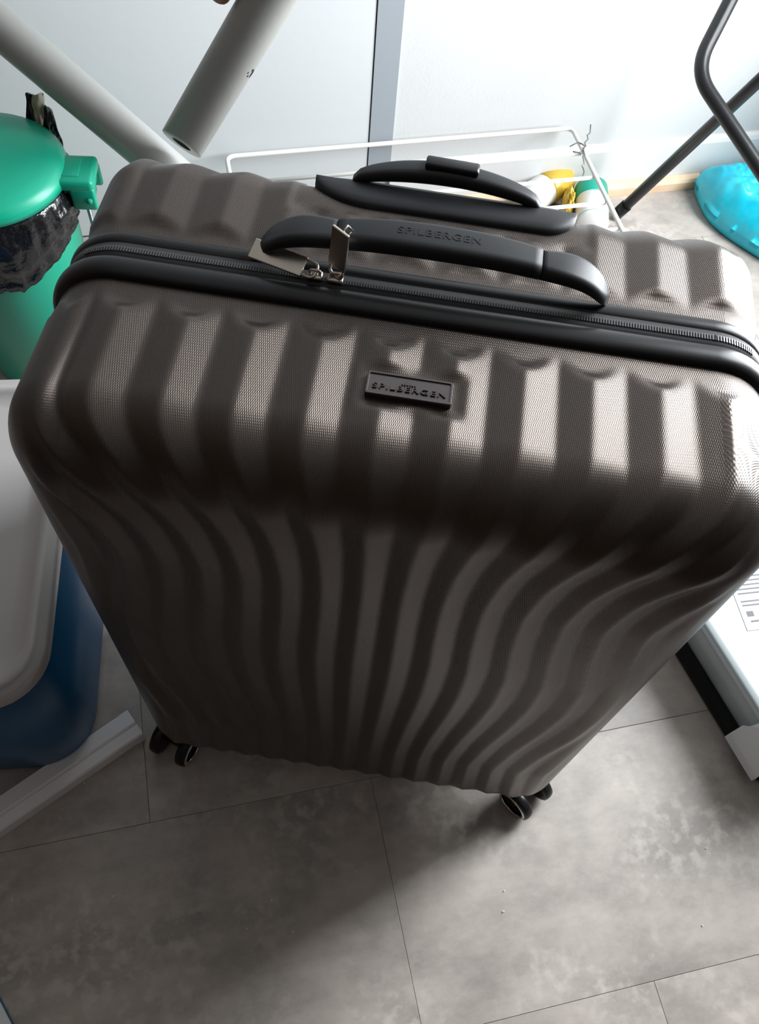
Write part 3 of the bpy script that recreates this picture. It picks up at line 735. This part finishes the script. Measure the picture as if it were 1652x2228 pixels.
# ------------------------------------------------------------------ three rolls under the rack
def roll(p0, p1, r, bands, label, group):
    p0, p1 = Vector(p0), Vector(p1); L = (p1-p0).length; t = tag(empty('bag_roll', (p0+p1)/2), label, 'roll', group)
    for (a_, b_, m, dr_, nm) in bands:
        prof = [(.0, a_*L), (r+dr_-.003, a_*L), (r+dr_, a_*L+.003), (r+dr_, b_*L-.003), (r+dr_-.003, b_*L), (0, b_*L)]
        obj(nm, *lathe(prof, p0, p1-p0, 36), m, t, True)
    return t
roll((.170, 1.045, .034), (.246, 1.142, .034), .032, [(0, .03, rollend_m, -.004, 'end'), (.02, .52, roll_m, 0, 'sleeve'), (.50, 1.0, yellow_m, .001, 'wrap')], 'white and yellow roll lying slanted under the wire rack', 'rolls under the wire rack')
roll((.308, 1.010, .034), (.304, 1.118, .034), .0325, [(.05, .10, teal_m, .0005, 'band'), (0, .64, roll_m, 0, 'sleeve'), (.62, 1.0, teal_m, .0008, 'wrap')], 'white roll with green bands under the end of the wire rack', 'rolls under the wire rack')
bm = bmesh.new(); bmesh.ops.create_icosphere(bm, subdivisions=4, radius=1)
for v in bm.verts:
    k = 1+.30*noise.noise(v.co*2.1+Vector((3, 1, 0)))+.22*noise.noise(v.co*5+Vector((0, 2, 9)))+.10*noise.noise(v.co*11)
    z = .034+v.co.z*.033*k; v.co = Vector((.2575, 1.062, 0))+Vector((v.co.x*.0110*k, v.co.y*.032*k, max(.001, z)))
tag(from_bm('crumpled_bag', bm, yellow_m, None, False), 'crumpled yellow plastic bag between the two rolls', 'bag')

# ------------------------------------------------------------------ blue plastic bag by the wall
def pillow():
    NU, NV = 110, 88; V = []; Q = []
    out = [(.530, 1.206), (.529, 1.168), (.548, 1.112), (.585, 1.068), (.640, 1.025), (.685, 1.00), (.73, 1.02), (.75, 1.08), (.755, 1.17), (.735, 1.262), (.67, 1.255), (.60, 1.232)]
    pts = [Vector((*p, 0)) for p in out]; n = len(pts); ring = []
    for i in range(NU):
        t = i/NU*n; k = int(t); f = t-k; p0, p1, p2, p3 = pts[(k-1) % n], pts[k % n], pts[(k+1) % n], pts[(k+2) % n]
        ring.append(.5*((2*p1)+(p2-p0)*f+(2*p0-5*p1+4*p2-p3)*f*f+(3*p1-p0-3*p2+p3)*f**3))
    c = sum(ring, Vector())/NU
    for side in (1, -1):
        for j in range(NV//2):
            t = j/(NV//2-1); rr = 1-t
            for i in range(NU):
                p = c.lerp(ring[i], rr); d = (1-rr**2.6)**.55 if rr < 1 else 0
                h = .085*d
                if side > 0:
                    q = Vector((p.x*15, p.y*15, 2.0)); h += d*(.016*noise.noise(q)+.016*abs(noise.noise(q*2.1))+.008*abs(noise.noise(q*4.7))-.008)+.004*(1-d)*noise.noise(q*3)
                    V.append((p.x, p.y, .032+h*.9))
                else: V.append((p.x, p.y, max(.0012, .032-.031*min(1, d*2.2))))
    H = NV//2
    for s in range(2):
        o_ = s*H*NU
        for j in range(H-1):
            for i in range(NU):
                i2 = (i+1) % NU; f = (o_+j*NU+i, o_+j*NU+i2, o_+(j+1)*NU+i2, o_+(j+1)*NU+i); Q.append(f if s == 0 else f[::-1])
    for i in range(NU):
        i2 = (i+1) % NU; Q.append((i, H*NU+i, H*NU+i2, i2))
    return V, Q
V, Q = pillow()
tag(obj('plastic_bag', V, Q, cyan_m, None, True), 'bright blue crinkled plastic bag on the floor by the wall', 'bag')

# ------------------------------------------------------------------ black metal folding frame at the right
bf = tag(empty('folding_frame', (.52, .98, 0)), 'black tubular metal folding frame with a bent leg at the right', 'frame')
pt = [(.440, 1.137, .523), (.410, 1.061, .463), (.384, .995, .411), (.390, .968, .388), (.408, .947, .374), (.493, .836, .335)]
e = Vector(pt[-1])-Vector(pt[-2]); e.normalize(); k = Vector(pt[-1])+e*.10; kk = Vector((k.x+.16, k.y-.10, .012))
top = Vector((.440, 1.137, .523)); 
obj('bent_leg', *tube(fillet([Vector((.470, 1.150, .70)), Vector(pt[1])+(Vector(pt[1])-Vector(pt[2])).normalized()*.04, Vector((.374, .972, .394)), Vector(pt[5]), k, kk], .045, 10), .0115, 16), frame_m, bf, True)
s0, s1 = Vector((.365, 1.082, .0115)), Vector((.492, 1.010, .371)); sd = (s1-s0).normalized()
obj('straight_leg', *tube([s0, s0+sd*.75], .0108, 16), frame_m, bf, True)
s9 = s0+sd*.74
obj('cross_bar', *tube([Vector((.470, 1.150, .695)), s9], .0108, 14), frame_m, bf, True)
obj('foot_cap', *tube([s0-sd*.004+Vector((0, 0, .002)), s0+sd*.03], .0125, 16), rubber_m, bf, True)

# ------------------------------------------------------------------ white booklet at the lower left and crumbs on the floor
w0, w1 = Vector((-.369, -.434, 0)), Vector((-.342, -.460, 0)); wd = (w1-w0).normalized(); wn = Vector((wd.y, -wd.x, 0))
if wn.x > 0: wn = -wn
def wq(a0, a1, b0, b1, z0, z1): return [w0+wd*a_+wn*b_+Vector((0, 0, z)) for z in (z0, z1) for a_, b_ in ((a0, b0), (a1, b0), (a1, b1), (a0, b1))], [tuple(f) for f in BOXF]
bk = tag(empty('booklet', w0+wn*.06), 'white booklet with blue edge at the lower left corner', 'booklet')
obj('pages', *wq(-.07, .20, .0008, .12, .0005, .006), blueedge_m, bk); obj('cover', *wq(-.07, .20, .0016, .12, .006, .0068), booklet_m, bk)
cr = Soup(); random.seed(12)
for k in range(16):
    c = Vector((random.uniform(-.40, .5), random.uniform(-.46, -.12), .0008)); a_ = random.uniform(0, 6.28); l = random.uniform(.0006, .0016); d = Vector((math.cos(a_), math.sin(a_), 0)); e = Vector((-d.y, d.x, 0))*.0006
    P = [c-d*l-e, c+d*l-e, c+d*l+e, c-d*l+e]; cr.add(P+[p+Vector((0, 0, .0007)) for p in P], [tuple(f) for f in BOXF])
tag(cr.build('floor_crumbs', crumb_m), 'tiny pale crumbs scattered over the floor tiles', 'crumbs', kind='stuff')
